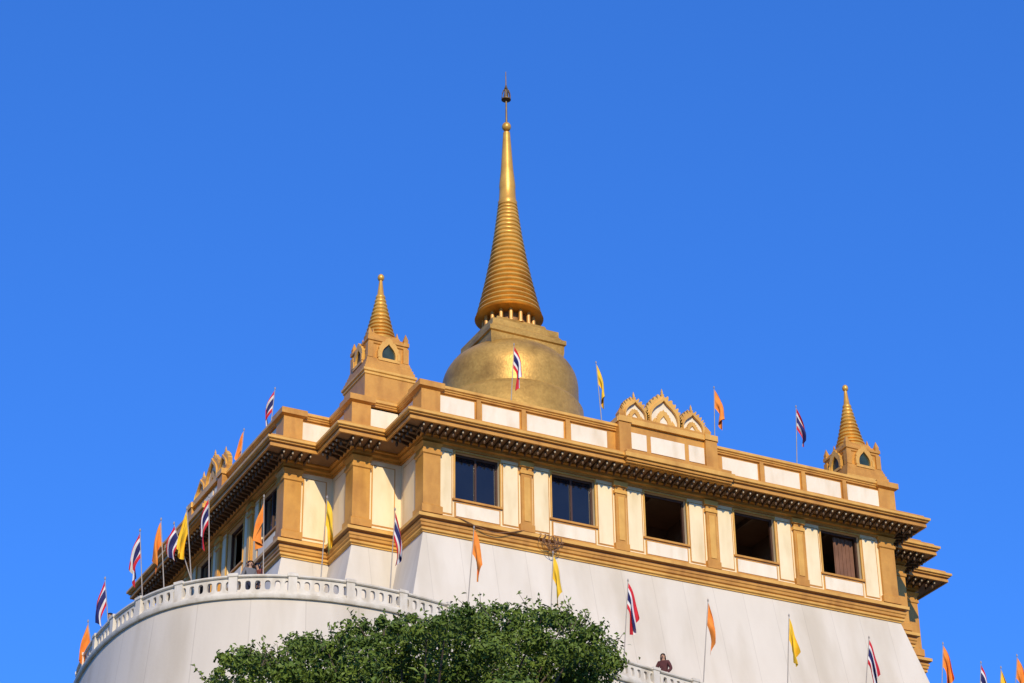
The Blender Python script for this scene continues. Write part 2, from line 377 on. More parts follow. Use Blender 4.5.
# gabled crest over the middle of a facade
def ogee(c, w, h, z, n=24, spike=0.0):
    """pointed lotus arch: bulging sides that draw into a short upswept tip; spike gives a flame edge"""
    key = [(0,.93),(.13,1.0),(.28,1.0),(.44,.93),(.58,.79),(.71,.57),(.81,.34),(.89,.16),(.95,.06),(1,0)]
    def half(t):
        for (a, xa), (d, xd) in zip(key, key[1:]):
            if t <= d: return xa + (xd-xa)*(t-a)/(d-a)
        return 0
    pts = []
    for i in range(2*n+1):
        t = 1 - abs(i-n)/n; sg = -1 if i < n else 1
        x = w/2*half(t); k = 0
        if spike and 0 < t < .9: k = spike*abs(math.sin(math.pi*t*n/3.5))
        pts.append((c + sg*(x + k*.7), z + h*t + k*1.0))
    return pts
def ringprism(mb, E, A, B_, e0, e1, mi=0):
    n = len(A); vs = [fp(E, s, e1, z) for s, z in A] + [fp(E, s, e1, z) for s, z in B_] + [fp(E, s, e0, z) for s, z in A] + [fp(E, s, e0, z) for s, z in B_]
    fs = []
    for i in range(n-1):
        fs += [(i, i+1, n+i+1, n+i), (2*n+i, 3*n+i, 3*n+i+1, 2*n+i+1), (i, 2*n+i, 2*n+i+1, i+1), (n+i, n+i+1, 3*n+i+1, 3*n+i)]
    fs += [(0, n, 3*n, 2*n), (n-1, 3*n-1, 4*n-1, 2*n-1)]
    mb.add(vs, fs, mi)
def prism(mb, E, A, e0, e1, mi=0):
    n = len(A); mb.add([fp(E, s, e1, z) for s, z in A] + [fp(E, s, e0, z) for s, z in A],
        [tuple(range(n)), tuple(range(n, 2*n))[::-1]] + [(i, n+i, n+(i+1) % n, (i+1) % n) for i in range(n)], mi)
def crest(E, c, hw, T):
    p = MB()
    p.fbox(E, c-hw, c+hw, .1, .5, .81, 1.06); p.fbox(E, c-hw+.1, c+hw-.1, .1, .42, 1.06, T-.3)
    p.fbox(E, c-hw-.03, c+hw+.03, -.1, .54, T-.3, T-.08, 1)
    p.fbox(E, c-hw+.25, c+hw-.25, -.05, .47, T-.08, T+.06)
    for sx in (-1, 1):
        m = c + sx*(hw-.3); p.fbox(E, m-.27, m+.27, .2, .55, .82, T-.298); p.fbox(E, m-.3, m+.3, .15, .6, T-.28, T-.04, 1); p.square((fp(E,m,.2,0).x, fp(E,m,.2,0).y, 0), [(.2,T-.05),(.2,T+.06),(.13,T+.12),(.15,T+.22),(.02,T+.5)])
    ped = p.build('crest_pedestal', [M['gold'], M['gold_light']], temple)
    for d0, d1 in ((-.78,.78), (-1.7,-.98), (.98,1.7)):
        q = MB(); q.fbox(E, c+d0, c+d1, .38, .45, 1.3, 2.02); q.build('pedestal_panel', M['white'], ped)
    T += .05
    for (dx, w, h) in ((0, 1.6, 1.54), (-1.34, 1.16, 1.06), (1.34, 1.16, 1.06)):
        g = MB(); ringprism(g, E, ogee(c+dx, w*.95, h*.96, T, 34, .15), ogee(c+dx, w*.8, h*.8, T, 34), .08, .26)
        ringprism(g, E, ogee(c+dx, w*.88, h*.88, T, 24), ogee(c+dx, w*.78, h*.77, T, 24), .24, .33, 1)
        q3 = fp(E, c+dx, .17, T+h*.92); g.square(q3, [(.05,0),(.075,.07),(.03,.13),(.04,.18),(.006,.36)])
        go = g.build('crest_gable', [M['gold_light'], M['gold_light']], temple)
        q = MB(); prism(q, E, ogee(c+dx, w*.81, h*.81, T, 24), .1, .19); q.build('gable_panel', M['white'], go)
        q = MB(); ringprism(q, E, ogee(c+dx, w*.4, h*.5, T+.02, 24, .05), ogee(c+dx, w*.24, h*.32, T+.02), .18, .25)
        for sx in (-1, 1): ringprism(q, E, ogee(c+dx+sx*w*.25, w*.16, h*.22, T+.02, 10), ogee(c+dx+sx*w*.25, w*.07, h*.1, T+.02, 10), .18, .24)
        q.build('lotus_motif', M['gold_light'], go)
crest(FRONT, 10.5, 2.3, 2.66); crest(LEFT, LC, 2.15, 2.5)
for E, c, hw in ((FRONT, 10.5, 2.5), (LEFT, LC, 2.35)):
    p = MB(); p.fbox(E, c-hw, c+hw, 1.0, 1.4, .42, .6, 1); p.fbox(E, c-hw+.08, c+hw-.08, .95, 1.32, .3, .42); p.fbox(E, c-hw+.1, c+hw-.1, .9, 1.25, .23, .3); p.fbox(E, c-hw+.1, c+hw-.1, .9, 1.3, .6, .77); p.build('cornice_projection', [M['gold'], M['gold_light']], temple)

# ------------------------------------------------------------------ great central stupa
cv = 13.2; cu = bis(lambda u: proj(u, cv, 5.0)[0] - 511.5, 5, 15)
stupa = thing('great_stupa', 'tall golden bell-shaped stupa with ringed spire in the middle of the roof', 'stupa', (cu, cv, .8))
def Z(py): return z_at(cu, cv, 508, py)
def Rr(py, half): return half*proj(cu, cv, Z(py))[2]/F
b = MB()
za = Z(393); ra = Rr(390, 68.5); ch = 2.25
prof = [(4.2,.8),(4.2,1.3),(3.9,1.4),(3.9,1.9),(3.5,2.0),(3.4,za-1.2),(ra*.995,za-.9),(ra,za-.4),(ra,za)]
for k in range(1, 22):
    h = ch*(1-(1-k/21.5)**1.7); prof.append((ra*(1-(h/ch)**2.2)**(1/2.1), za+h))
b.lathe((cu, cv, 0), prof, 72); b.build('bell', M['gold_leaf'], stupa)
b = MB(); b.square((cu, cv, 0), [(1.86,za+1.3),(1.9,Z(362)),(1.9,Z(356)),(1.98,Z(355)),(1.98,Z(351)),(1.86,Z(350)),(1.72,Z(346)),(1.72,Z(341)),(1.66,Z(340.5)),(1.3,Z(336)),(1.25,Z(333))]); b.build('square_harmika', M['gold_leaf'], stupa)
b = MB(); b.lathe((cu, cv, 0), [(.95,Z(334)),(.95,Z(317))], 32); b.build('neck', M['gold_dark'], stupa)
cm = MB(); hz = Z(319)-Z(333.5)
cm.lathe((0,0,0), [(.14,0),(.14,.08),(.1,.12),(.09,hz-.12),(.14,hz-.06),(.14,hz)], 8); cme = cm.mesh('neck_column', M['gold'])
for k in range(16):
    a = 2*math.pi*k/16; place('neck_column', cme, stupa, (cu + 1.2*math.cos(a), cv + 1.2*math.sin(a), Z(333.5)))
keys = [(318,33),(300,28),(280,23),(260,18.6),(240,14.8),(222,12),(205,9.6)]
def interp(py):
    for (a, ra_), (c, rc) in zip(keys, keys[1:]):
        if c <= py <= a: return ra_ + (rc-ra_)*(a-py)/(a-c)
    return keys[-1][1]
prof = [(Rr(319,28), Z(321)), (Rr(318,34.5), Z(320))]
n = 25; ys = [318 - (318-205)*(1-(1-k/n)**1.15) for k in range(n+1)]
for k in range(n):
    a, c = ys[k], ys[k+1]; d = a-c; r0 = interp(a-d*.4)
    for fr, sc in ((.02,.93),(.14,.985),(.36,1.02),(.6,1.0),(.8,.95),(.98,.90)): prof.append((Rr(a, r0*sc), Z(a-d*fr)))
b = MB(); b.lathe((cu, cv, 0), prof, 48); b.build('ringed_spire', M['gold_ring'], stupa)
b = MB(); b.lathe((cu, cv, 0), [(Rr(205,9.2),Z(206)),(Rr(203,9.8),Z(203)),(Rr(200,8.6),Z(201)),(Rr(190,8),Z(190)),(Rr(188,8.3),Z(187)),(Rr(170,6.3),Z(170)),(Rr(150,4.8),Z(150)),(Rr(133,3.5),Z(133))], 32); b.build('spire_cone', M['gold_ring'], stupa)
b = MB(); rb = Rr(127,4.6)
b.lathe((cu, cv, Z(127)), [(rb*math.cos(t), rb*math.sin(t)*1.15) for t in [(-.5+i/12)*math.pi*.98 for i in range(13)]], 20); fin = b.build('finial', M['gold_ring'], stupa)
b = MB(); b.tube([(cu,cv,Z(124)),(cu,cv,Z(100)),(cu,cv,Z(88)),(cu,cv,Z(72))], [.06,.045,.035,.022], 8); b.build('finial_rod', M['iron'], fin)
b = MB()                                     # slim open lantern on the rod
b.lathe((cu,cv,0), [(.05,Z(100.8)),(.24,Z(100)),(.24,Z(99.3)),(.05,Z(99))], 16)
for k in range(8):
    a = math.pi*k/4; b.tube([(cu+r_*math.cos(a), cv+r_*math.sin(a), Z(y_)) for r_, y_ in ((.22,99.4),(.22,97),(.2,94),(.14,91),(.06,89))], .024, 5)
b.lathe((cu,cv,0), [(.03,Z(89.4)),(.09,Z(88.6)),(.06,Z(87)),(.03,Z(85))], 12)
b.build('finial_crown', M['iron'], fin)

# ------------------------------------------------------------------ two corner stupas
def corner_stupa(u, v, label):
    t = thing('corner_stupa', label, 'stupa', (u, v, .8), 'small ringed stupas on the roof corners')
    b = MB()
    b.square((u, v, 0), [(1.12,.79),(1.12,2.3),(1.16,2.34),(1.16,2.42),(1.1,2.46),(1.06,2.54),(1.06,3.5)], 0)
    b.square((u, v, 0), [(1.06,3.501),(1.1,3.53),(1.1,3.62),(1.15,3.66),(1.15,3.76)], 1)
    b.square((u, v, 0), [(1.15,3.761),(1.08,3.79),(1.08,3.92),(1.03,3.95),(1.03,4.06),(.98,4.09),(.98,4.2),(.94,4.23),(.94,4.3)], 0)
    b.build('pedestal', [M['gold'], M['gold_light']], t)
    b = MB(); b.square((u, v, 0), [(.92,4.29),(.92,4.38),(.86,4.42),(.8,4.48),(.8,5.06),(.85,5.1),(.85,5.17),(.9,5.2),(.9,5.28),(.8,5.33),(.8,5.4),(.7,5.43),(.7,5.5),(.62,5.53),(.6,5.64),(.5,5.75)])
    for sx, sy in ((-1,-1),(1,-1),(-1,1),(1,1)):
        b.square((u+sx*.78, v+sy*.78, 0), [(.12,5.28),(.12,5.36),(.08,5.4),(.095,5.5),(.008,5.8)])
        b.square((u+sx*.77, v+sy*.77, 0), [(.12,4.42),(.12,5.08)])
        b.square((u+sx*.52, v+sy*.52, 0), [(.1,5.5),(.1,5.58),(.06,5.62),(.008,5.92)])
    b.build('niche_block', M['gold'], t)
    for (dx, dy) in ((0,-1),(-1,0),(1,0),(0,1)):
        c = Vector((u, v)) + Vector((dx, dy))*.8
        E = dict(n=Vector((dx, dy)), d=Vector((-dy, dx)), p=c, l=1)
        g = MB(); ringprism(g, E, ogee(0, .86, .98, 4.43, 18, .05), ogee(0, .58, .7, 4.43, 18), -.1, .14)
        g.fbox(E, -.46, .46, -.1, .17, 4.31, 4.43)
        for sx in (-1, 1): g.fbox(E, sx*.42-.06, sx*.42+.06, -.05, .18, 4.43, 4.72)
        go = g.build('niche_gable', M['gold_light'], t)
        q = MB(); prism(q, E, ogee(0, .6, .72, 4.43, 16), -.05, .05); q.build('niche', M['niche'], go)
    prof = [(.6,5.6),(.63,5.72)]
    n = 11
    for k in range(n):
        z0 = 5.74 + 2.1*k/n; dz = 2.1/n; r0 = .63*(1-(k/n)**.86) + .16*(k/n)**.86
        for fr, sc in ((.04,.9),(.25,1.02),(.5,1.04),(.8,.93)): prof.append((r0*sc, z0 + dz*fr))
    prof += [(.14,7.86),(.065,8.55)]
    b = MB(); b.lathe((u, v, 0), prof, 24); b.build('ringed_spire', M['gold_ring'], t)
    b = MB(); b.lathe((u, v, 8.68), [(.14*math.cos(x), .17*math.sin(x)) for x in [(-.5+i/8)*math.pi*.97 for i in range(9)]], 12); b.build('finial', M['gold_ring'], t)
corner_stupa(bis(lambda u: proj(u, 3.12, 5.0)[0] - 379.5, -4, 4), 3.12, 'small golden stupa with green niche on the roof, left of the great stupa')
corner_stupa(bis(lambda u: proj(u, 3.1, 5.0)[0] - 852, 15, 26), 3.1, 'small golden stupa at the right end of the roof parapet')

# ------------------------------------------------------------------ curved lower terrace
RIM, FLOOR = -10.3, -11.05
pix = [(72,692),(80,664),(90,645),(105,625),(125,607),(150,592),(180,582),(215,576),(265,573),(310,576),(350,581),(390,588),(450,603),(540,634),(640,667),(710,686),(790,706),(870,727),(950,746),(1030,768)]
ctrl = [on_z(px, py, RIM) for px, py in pix]
nvis = len(ctrl)
ctrl += [Vector((30,1.5,RIM)), Vector((35,9,RIM)), Vector((35,19,RIM)), Vector((30,29,RIM)), Vector((19,34,RIM)), Vector((6,34,RIM)), Vector((-5,29,RIM)), Vector((-11,20,RIM)), Vector((-12.6,11,RIM))]
for _ in range(2):   # relax the survey noise
    old = [c.copy() for c in ctrl]
    for i in range(len(ctrl)):
        if 0 < i < nvis-1: ctrl[i] = old[i]*.6 + (old[i-1] + old[(i+1) % len(old)])*.2
def cat(p0, p1, p2, p3, t): return .5*((2*p1) + (p2-p0)*t + (2*p0-5*p1+4*p2-p3)*t*t + (3*p1-p0-3*p2+p3)*t**3)
dense = []; nc = len(ctrl); vis_mark = 0
for i in range(nc):
    if i == nvis-1: vis_mark = len(dense)
    for k in range(24): dense.append(cat(ctrl[i-1], ctrl[i], ctrl[(i+1) % nc], ctrl[(i+2) % nc], k/24))
def resample(pts, ds):
    out = [pts[0]]; acc = 0
    for a, c in zip(pts, pts[1:]):
        l = (c-a).length; pos = ds - acc
        while pos <= l: out.append(a + (c-a)*pos/l); pos += ds
        acc = l - (pos - ds)
    return out
DS = .31
curve = resample(dense + [dense[0]], DS)
visn = len(resample(dense[:vis_mark+1], DS))
NC = len(curve)
def nrm(i):
    t = (curve[(i+1) % NC] - curve[i-1]).normalized(); return Vector((t.y, -t.x, 0))
NR = [nrm(i) for i in range(NC)]
def rimsweep(mb, prof, close=True):
    vs = []; fs = []
    for e, z in prof:
        for i in range(NC): q = curve[i] + NR[i]*e; vs.append((q.x, q.y, z))
    P = len(prof)
    for j in (range(P) if close else range(P-1)):
        j2 = (j+1) % P
        for i in range(NC): i2 = (i+1) % NC; fs.append((j*NC+i, j*NC+i2, j2*NC+i2, j2*NC+i))
    mb.add(vs, fs, 0, True)
tw = thing('terrace_wall', 'curved whitewashed retaining wall carrying the lower terrace below the temple', 'wall', (-4, -6, -20))
b = MB(); rimsweep(b, [(1.3, -22), (.12, FLOOR-.02)], False)
wo = b.build('wall', M['wall_white'], tw)
at = wo.data.attributes.new('arc', 'FLOAT', 'POINT'); 
for i in range(len(wo.data.vertices)): at.data[i].value = (i % NC)*DS
b = MB(); rimsweep(b, [(.08, FLOOR-.1),(.22, FLOOR-.1),(.25, FLOOR-.05),(.25, FLOOR+.03),(-.2, FLOOR+.03)], False); b.build('coping', M['rail_white'], tw)
b = MB(); b.add([(c.x, c.y, FLOOR) for c in curve], [tuple(range(NC))]); b.build('terrace_floor', M['floor'], tw)
bal = thing('balustrade', 'low white pierced balustrade around the edge of the curved lower terrace', 'balustrade', (-4, -6, FLOOR))
b = MB(); rimsweep(b, [(-.1, RIM-.1),(.1, RIM-.1),(.13, RIM-.07),(.13, RIM-.02),(.09, RIM),(-.09, RIM),(-.13, RIM-.02),(-.13, RIM-.07)]); b.build('top_rail', M['rail_white'], bal)
b = MB(); rimsweep(b, [(-.1, FLOOR+.02),(.13, FLOOR+.02),(.13, FLOOR+.14),(-.1, FLOOR+.14)]); b.build('bottom_rail', M['rail_white'], bal)
PZ0, PZ1 = FLOOR+.135, RIM-.095
pm = MB(); pm.square((0,0,0), [(.14,-.1),(.14,PZ1-PZ0),(.17,PZ1-PZ0+.03),(.17,PZ1-PZ0+.12),(.1,PZ1-PZ0+.16),(.02,PZ1-PZ0+.2)]); pme = pm.mesh('post', M['rail_white'])
SEC = 6
def pierced(i0):
    """one section of pierced parapet between two posts: a rounded square opening in every cell"""
    b = MB(); K = 28; zc_ = (PZ0+PZ1)/2; hh = (PZ1-PZ0)/2
    for i in range(i0, i0+SEC):
        A_, B_ = curve[i % NC], curve[(i+1) % NC]; nA, nB = NR[i % NC], NR[(i+1) % NC]
        def P(u, z, e):
            q = A_.lerp(B_, u) + nA.lerp(nB, u)*e; return (q.x, q.y, z)
        outer, inner = [], []
        for k in range(K):
            a = 2*math.pi*(k+.5)/K; ca, sa = math.cos(a), math.sin(a); m = max(abs(ca), abs(sa))
            sq = (abs(ca)**3 + abs(sa)**3)**(-1/3)
            outer.append((.5+.5*ca/m, zc_ + hh*sa/m)); inner.append((.5+.29*ca*sq, zc_ + hh*.6*sa*sq))
        vs = [P(u, z, .055) for u, z in outer] + [P(u, z, .055) for u, z in inner] + [P(u, z, -.055) for u, z in outer] + [P(u, z, -.055) for u, z in inner]
        fs = []
        for k in range(K):
            k2 = (k+1) % K; fs += [(k,k2,K+k2,K+k), (2*K+k,3*K+k,3*K+k2,2*K+k2), (K+k,K+k2,3*K+k2,3*K+k)]
        b.add(vs, fs)
    b.build('pierced_panel', M['rail_white'], bal)
i = 0
while i < visn:
    place('post', pme, bal, (curve[i].x, curve[i].y, PZ0), math.atan2(NR[i].x, -NR[i].y)); pierced(i); i += SEC

# ------------------------------------------------------------------ flags
def rim_at(px, inset=.3):
    best = min(range(visn), key=lambda i: abs(proj(curve[i].x, curve[i].y, RIM)[0] - px))
    q = curve[best] - NR[best]*inset
    return Vector((q.x, q.y, FLOOR))
def front_at(px): return Vector((bis(lambda u: proj(u, -.05, 2.3)[0]-px, -2, 26), -.05, 2.3))
def left_at(px): return Vector((x2-.05, bis(lambda v: proj(x2-.05, v, 2.3)[0]-px, 4, 26), 2.3))
KIND = {'T': 'striped_flag', 'O': 'orange_flag', 'Y': 'yellow_flag'}
MAT5 = [M['red'], M['wcloth'], M['blue']]
def flag(kind, base, toppx, toppy, label, group, side=1, fly=1.45, hoist=.95, k=.4, turn=0.0):
    zt = z_at(base.x, base.y, toppx, toppy)
    t = thing(KIND[kind], label, 'flag', base, group)
    px0 = proj(base.x, base.y, zt)
    lean = (toppx - px0[0])*px0[2]/F
    top = Vector((base.x + CA*lean, base.y - SA*lean, zt))
    b = MB(); b.tube([base, base.lerp(top, .5), top], [.022,.019,.014], 8); b.lathe(tuple(top), [(.01,-.03),(.032,0),(.028,.05),(.01,.09)], 8)
    b.build('pole', M['pole'], t)
    ang = -AL + turn
    dirv = Vector((math.cos(ang), math.sin(ang), 0))*side; per = Vector((-dirv.y, dirv.x, 0))
    ni, nj = 24, 36; ph = R.random()*6; vs = []; fs = []
    dn = (base - top).normalized()
    A = R.uniform(.09, .13) if kind == 'T' else R.uniform(.11, .16)
    f1_, f2_, sw = R.uniform(1.0, 1.7), R.uniform(-.5, .6), R.uniform(.6, 1.5)
    for i in range(ni+1):
        s = i/ni
        for j in range(nj+1):
            v = j/nj
            hp = top + dn*(.08 + hoist*v)
            al = fly*s
            # the upper edge droops almost straight down, the lower corner hangs in towards the pole; irregular folds
            wid = al*k*(1.55 - .75*s)*(1 + .16*math.sin(ph + 5*s)) * (1 - .5*v*s)
            fold = A*s**.6*math.sin(2*math.pi*(f1_*v + f2_*s) + ph) + .04*s*math.sin(8*s + 7*v + ph*2)
            drop = al*math.sqrt(1-k*k)*(.82 + .2*s) - hoist*v*s*.36 - .06*s*math.sin(5*v + ph)
            swing = (.05 if kind == 'T' else .075)*sw*s*math.sin(2*math.pi*v*f1_ + ph)
            vs.append(hp + dirv*(.02 + wid + swing) + per*fold + Vector((0, 0, -drop)))
    c = MB()
    for i in range(ni):
        for j in range(nj):
            a = i*(nj+1)+j; fs.append((a, a+1, a+nj+2, a+nj+1))
    c.add(vs, fs, 0, True)
    if kind == 'T':
        for n_, f in enumerate(c.f):
            j = n_ % nj; c.m[n_] = 0 if (j < 7 or j >= 29) else 1 if (j < 12 or j >= 24) else 2
        c.build('cloth', MAT5, t)
    else: c.build('cloth', M['orange' if kind == 'O' else 'yellow'], t)
GR = 'flags on poles along the terrace balustrade'; GF = 'flags on poles along the roof parapet'
rimflags = [
 ('O', 88, 622, 'small orange flag at the far left, below the leftmost striped flag', -1),
 ('T', 105, 579, 'leftmost striped flag, low over the left end of the balustrade', -1),
 ('T', 140, 531, 'second striped flag from the left, just left of an orange flag', -1),
 ('O', 161, 520, 'orange flag between two striped flags near the left end of the balustrade', -1),
 ('Y', 187, 509, 'leftmost yellow flag on the terrace, beside a tall striped flag', -1),
 ('T', 209, 497, 'tall striped flag in front of the left facade above the balustrade bend', -1),
 ('O', 264, 497, 'orange flag hanging in front of the nearest window of the left facade', -1),
 ('Y', 327, 498, 'yellow flag in front of the cream wall of the stepped corner', 1),
 ('T', 395, 510, 'striped flag in front of the left edge of the white base', 1),
 ('O', 474, 528, 'orange flag against the white base below the leftmost front window', 1),
 ('Y', 553, 553, 'yellow flag against the white base right above the tree crown', 1),
 ('T', 628, 581, 'striped flag against the white base at the right edge of the tree crown', 1),
 ('O', 708, 601, 'orange flag against the white base, right of the person by the tree', 1),
 ('Y', 789, 616, 'yellow flag against the white base under the fourth front window', 1),
 ('T', 869, 638, 'striped flag near the lower right end of the white base', 1),
 ('O', 943, 644, 'orange flag in the sky just right of the white base', 1),
 ('T', 981, 663, 'partly visible striped flag at the bottom right corner of the picture', 1),
 ('Y', 1001, 668, 'tip of a yellow flag at the bottom right corner of the picture', 1),
 ('O', 1017, 656, 'rightmost orange flag, cut by the bottom right corner of the picture', 1)]
for kd, px, py, lb, sd in rimflags:
    lf = .92 if px < 300 else 1
    flag(kd, rim_at(px-1), px, py, lb, GR, sd, 1.42*lf, (.98 if kd == 'T' else .88)*lf, R.uniform(.20,.26) if kd == 'T' else R.uniform(.17,.23), R.uniform(-.35,.35))
flag('T', rim_at(172, 1.6), 174, 524, 'small striped flag squeezed between an orange and a yellow flag', GR, -1, 1.0, .7, .28)
flag('Y', left_at(199), 200, 484, 'yellow flag on the left roof edge beside the gilded gable crest', GF, -1, 1.3, .85, .24)
flag('O', left_at(240), 244, 430, 'orange flag on the left roof parapet above the gilded gable crest', GF, -1, 1.35, .85, .18)
flag('T', left_at(270), 275, 389, 'striped flag on the left roof corner, left of the small stupa', GF, -1, 1.35, .98, .3)
flag('T', front_at(511), 514, 345, 'striped flag hanging in front of the golden bell of the great stupa', GF, 1, 1.35, .98, .26)
flag('Y', front_at(602), 596, 363, 'yellow flag on the roof between the golden bell and the gable crest', GF, 1, 1.45, .9, .23)
flag('O', front_at(715), 714, 388, 'orange flag on the roof parapet just right of the gable crest', GF, 1, 1.35, .85, .3)
flag('T', front_at(797), 796, 407, 'striped flag on the roof parapet near the right corner stupa', GF, 1, 1.35, .98, .28)

# ------------------------------------------------------------------ cables on the ledge
def cable(pts3, name, label, r=.014):
    b = MB()
    for pts in pts3:
        out = []
        for i in range(len(pts)-1):
            for k in range(6): out.append(cat(Vector(pts[max(i-1,0)]), Vector(pts[i]), Vector(pts[i+1]), Vector(pts[min(i+2,len(pts)-1)]), k/6))
        out.append(Vector(pts[-1])); b.tube(out, r, 6)
    tag(b.build(name, M['cable'], at=pts3[0][0]), label, 'cable')
cable([[(1.1,-.36,-3.16),(1.4,-.43,-3.24),(2.0,-.45,-3.42),(2.7,-.45,-3.52),(3.3,-.45,-3.4),(3.8,-.43,-3.24),(4.0,-.36,-3.16)]], 'cable', 'thin brown cable sagging along the ledge below the leftmost front window', .018)
bundle = []
for k in range(7):
    a0, a1 = 4.75 + R.uniform(-.1, .45), 5.2 + R.uniform(-.15, .4); zb_ = -3.75 + R.uniform(-.3, .3); e_ = -.45 - .012*k
    bundle.append([(a0,-.3,-3.16),(a0+.04,-.43,-3.19),(a0+R.uniform(-.15,.1),e_,-3.48),(a0*.6+a1*.4+R.uniform(-.1,.1),e_,zb_),(a1+R.uniform(-.05,.12),e_,zb_+R.uniform(.05,.25)),(a1+R.uniform(-.1,.1),e_,-3.45),(a1,-.43,-3.19),(a1+.06,-.3,-3.16)])
cable(bundle, 'cable_bundle', 'small tangle of brown cables on the gold ledge between the first two front windows', .014)

# ------------------------------------------------------------------ people at the balustrade
def skinned(verts, edges, radii, sub=2):
    me = bpy.data.meshes.new('skeleton'); me.from_pydata(verts, edges, [])
    o = bpy.data.objects.new('skeleton', me); COL.objects.link(o)
    md = o.modifiers.new('skin', 'SKIN'); md.use_smooth_shade = True
    for i, rr in enumerate(radii):
        d = me.skin_vertices[0].data[i]; d.radius = (rr, rr); d.use_root = (i == 0)
    s2 = o.modifiers.new('sub', 'SUBSURF'); s2.levels = sub; s2.render_levels = sub
    bpy.context.view_layer.update()
    dg = bpy.context.evaluated_depsgraph_get(); ev = o.evaluated_get(dg)
    m2 = bpy.data.meshes.new_from_object(ev)
    V_ = [v.co.copy() for v in m2.vertices]; F_ = [tuple(p.vertices) for p in m2.polygons]
    bpy.data.objects.remove(o); bpy.data.meshes.remove(m2)
    return V_, F_
def person(base, rz, label, top, tr, reach=True, longhair=True, sc=1.0, hair='hair'):
    t = thing('person', label, 'person', base, 'people at the terrace balustrade'); t.rotation_euler.z = rz; t.scale = (sc,)*3
    J = [((0,0,.9),.125),((0,.02,1.08),.11),((0,.0,1.26),.135),((0,-.02,1.40),.05),((0,-.045,1.46),.062),((0,-.055,1.53),.088),((0,-.045,1.6),.066)]
    Ed = [(0,1),(1,2),(2,3),(3,4),(4,5),(5,6)]
    el_p, wr_p, hd_p = ((.27,-.05,1.06), (.15,-.28,.815), (.10,-.34,.795)) if reach else ((.25,.02,1.07), (.24,-.05,.84), (.235,-.07,.77))
    for sg in (-1, 1):
        n = len(J)
        J += [((sg*.09,0,.84),.09),((sg*.1,-.03,.47),.06),((sg*.1,.02,.09),.042),((sg*.115,-.14,.035),.036)]
        Ed += [(0,n),(n,n+1),(n+1,n+2),(n+2,n+3)]
        n = len(J)
        J += [((sg*.165,0,1.335),.058),((sg*el_p[0],)+el_p[1:],.043),((sg*wr_p[0],)+wr_p[1:],.03),((sg*hd_p[0],)+hd_p[1:],.028)]
        Ed += [(2,n),(n,n+1),(n+1,n+2),(n+2,n+3)]
    v, f = skinned([j[0] for j in J], Ed, [j[1] for j in J])
    b = MB(); b.add(v, f, 0, True)
    for sg in (-1, 1):                                   # fingers rooted in the palms
        h = Vector((sg*hd_p[0], hd_p[1], hd_p[2])); d = (h - Vector((sg*wr_p[0],)+wr_p[1:])).normalized()
        sd = Vector((sg, 0, 0)) if reach else Vector((0, -1, 0)); dnv = Vector((0, 0, -1)) if reach else Vector((-sg, 0, 0))
        for q in range(4):
            ln = (.055,.068,.064,.05)[q]; o = h + sd*((q-1.5)*.019) + d*.01
            b.tube([o, o + d*ln*.55 + dnv*.006, o + d*ln*.95 + dnv*.026], [.0095,.0085,.006], 6)
        o = h - sd*.028 - d*.02; b.tube([o, o - sd*.026 + d*.03, o - sd*.03 + d*.055 + dnv*.01], [.011,.0095,.007], 6)
    for sg in (-1, 1):                                   # ears and eyes
        b.lathe((sg*.086, -.045, 1.525), [(.004,-.03),(.015,-.015),(.017,.012),(.006,.03)], 8)
        b.lathe((sg*.032, -.134, 1.54), [(.003,-.009),(.011,-.003),(.011,.004),(.003,.009)], 8, 1)
    b.add([(0,-.172,1.508),(-.016,-.13,1.5),(.016,-.13,1.5),(0,-.135,1.55)], [(0,1,2),(0,3,1),(0,2,3)], 0, True)
    b.box(-.022, .022, -.143, -.125, 1.474, 1.484, 2)
    b.build('body', [M['skin'], M['hair'], M['lip']], t, raw=True)
    Jt = [((0,0,.84),.15),((0,.02,1.06),.135),((0,0,1.26),.155),((0,-.012,1.365),.075)]; Et = [(0,1),(1,2),(2,3)]
    for sg in (-1, 1):
        n = len(Jt); w3 = Vector(el_p).lerp(Vector(wr_p), .88)
        Jt += [((sg*.165,0,1.33),.076),((sg*el_p[0],)+el_p[1:],.06),((sg*w3.x, w3.y, w3.z),.045)]; Et += [(2,n),(n,n+1),(n+1,n+2)]
    v, f = skinned([j[0] for j in Jt], Et, [j[1] for j in Jt]); b = MB(); b.add(v, f, 0, True); b.build('jacket', top, t, raw=True)
    Jl = [((0,0,.88),.14)]; El = []
    for sg in (-1, 1):
        n = len(Jl); Jl += [((sg*.09,0,.82),.105),((sg*.1,-.03,.47),.078),((sg*.1,.02,.12),.062)]; El += [(0,n),(n,n+1),(n+1,n+2)]
    v, f = skinned([j[0] for j in Jl], El, [j[1] for j in Jl]); b = MB(); b.add(v, f, 0, True); b.build('trousers', tr, t, raw=True)
    b = MB(); n = 20; vs = []; fs = []
    lat = 12
    for i in range(lat+1):
        for k in range(n):
            a = 2*math.pi*k/n; front = max(0, -math.sin(a))
            low = (-.17 if longhair else -.07)*(1-front**.6) + .062*front**.6
            el_ = math.pi/2*(1 - i/lat)
            r_ = .104*math.cos(el_); z_ = .105*math.sin(el_)
            if i > lat*.5:
                q = (i-lat*.5)/(lat*.5); z5 = .105*math.sin(math.pi/4); z_ = z5 + (low - z5)*q; r_ = .104*math.cos(math.pi/4*(1-q*.9))
            vs.append((r_*math.cos(a), -.04 + r_*1.12*math.sin(a), 1.535 + z_))
    for i in range(lat):
        for k in range(n): a = i*n+k; c = i*n+(k+1) % n; fs.append((a, c, c+n, a+n))
    b.add(vs, fs, 0, True); b.build('hair', M[hair], t, raw=True)
face = -AL
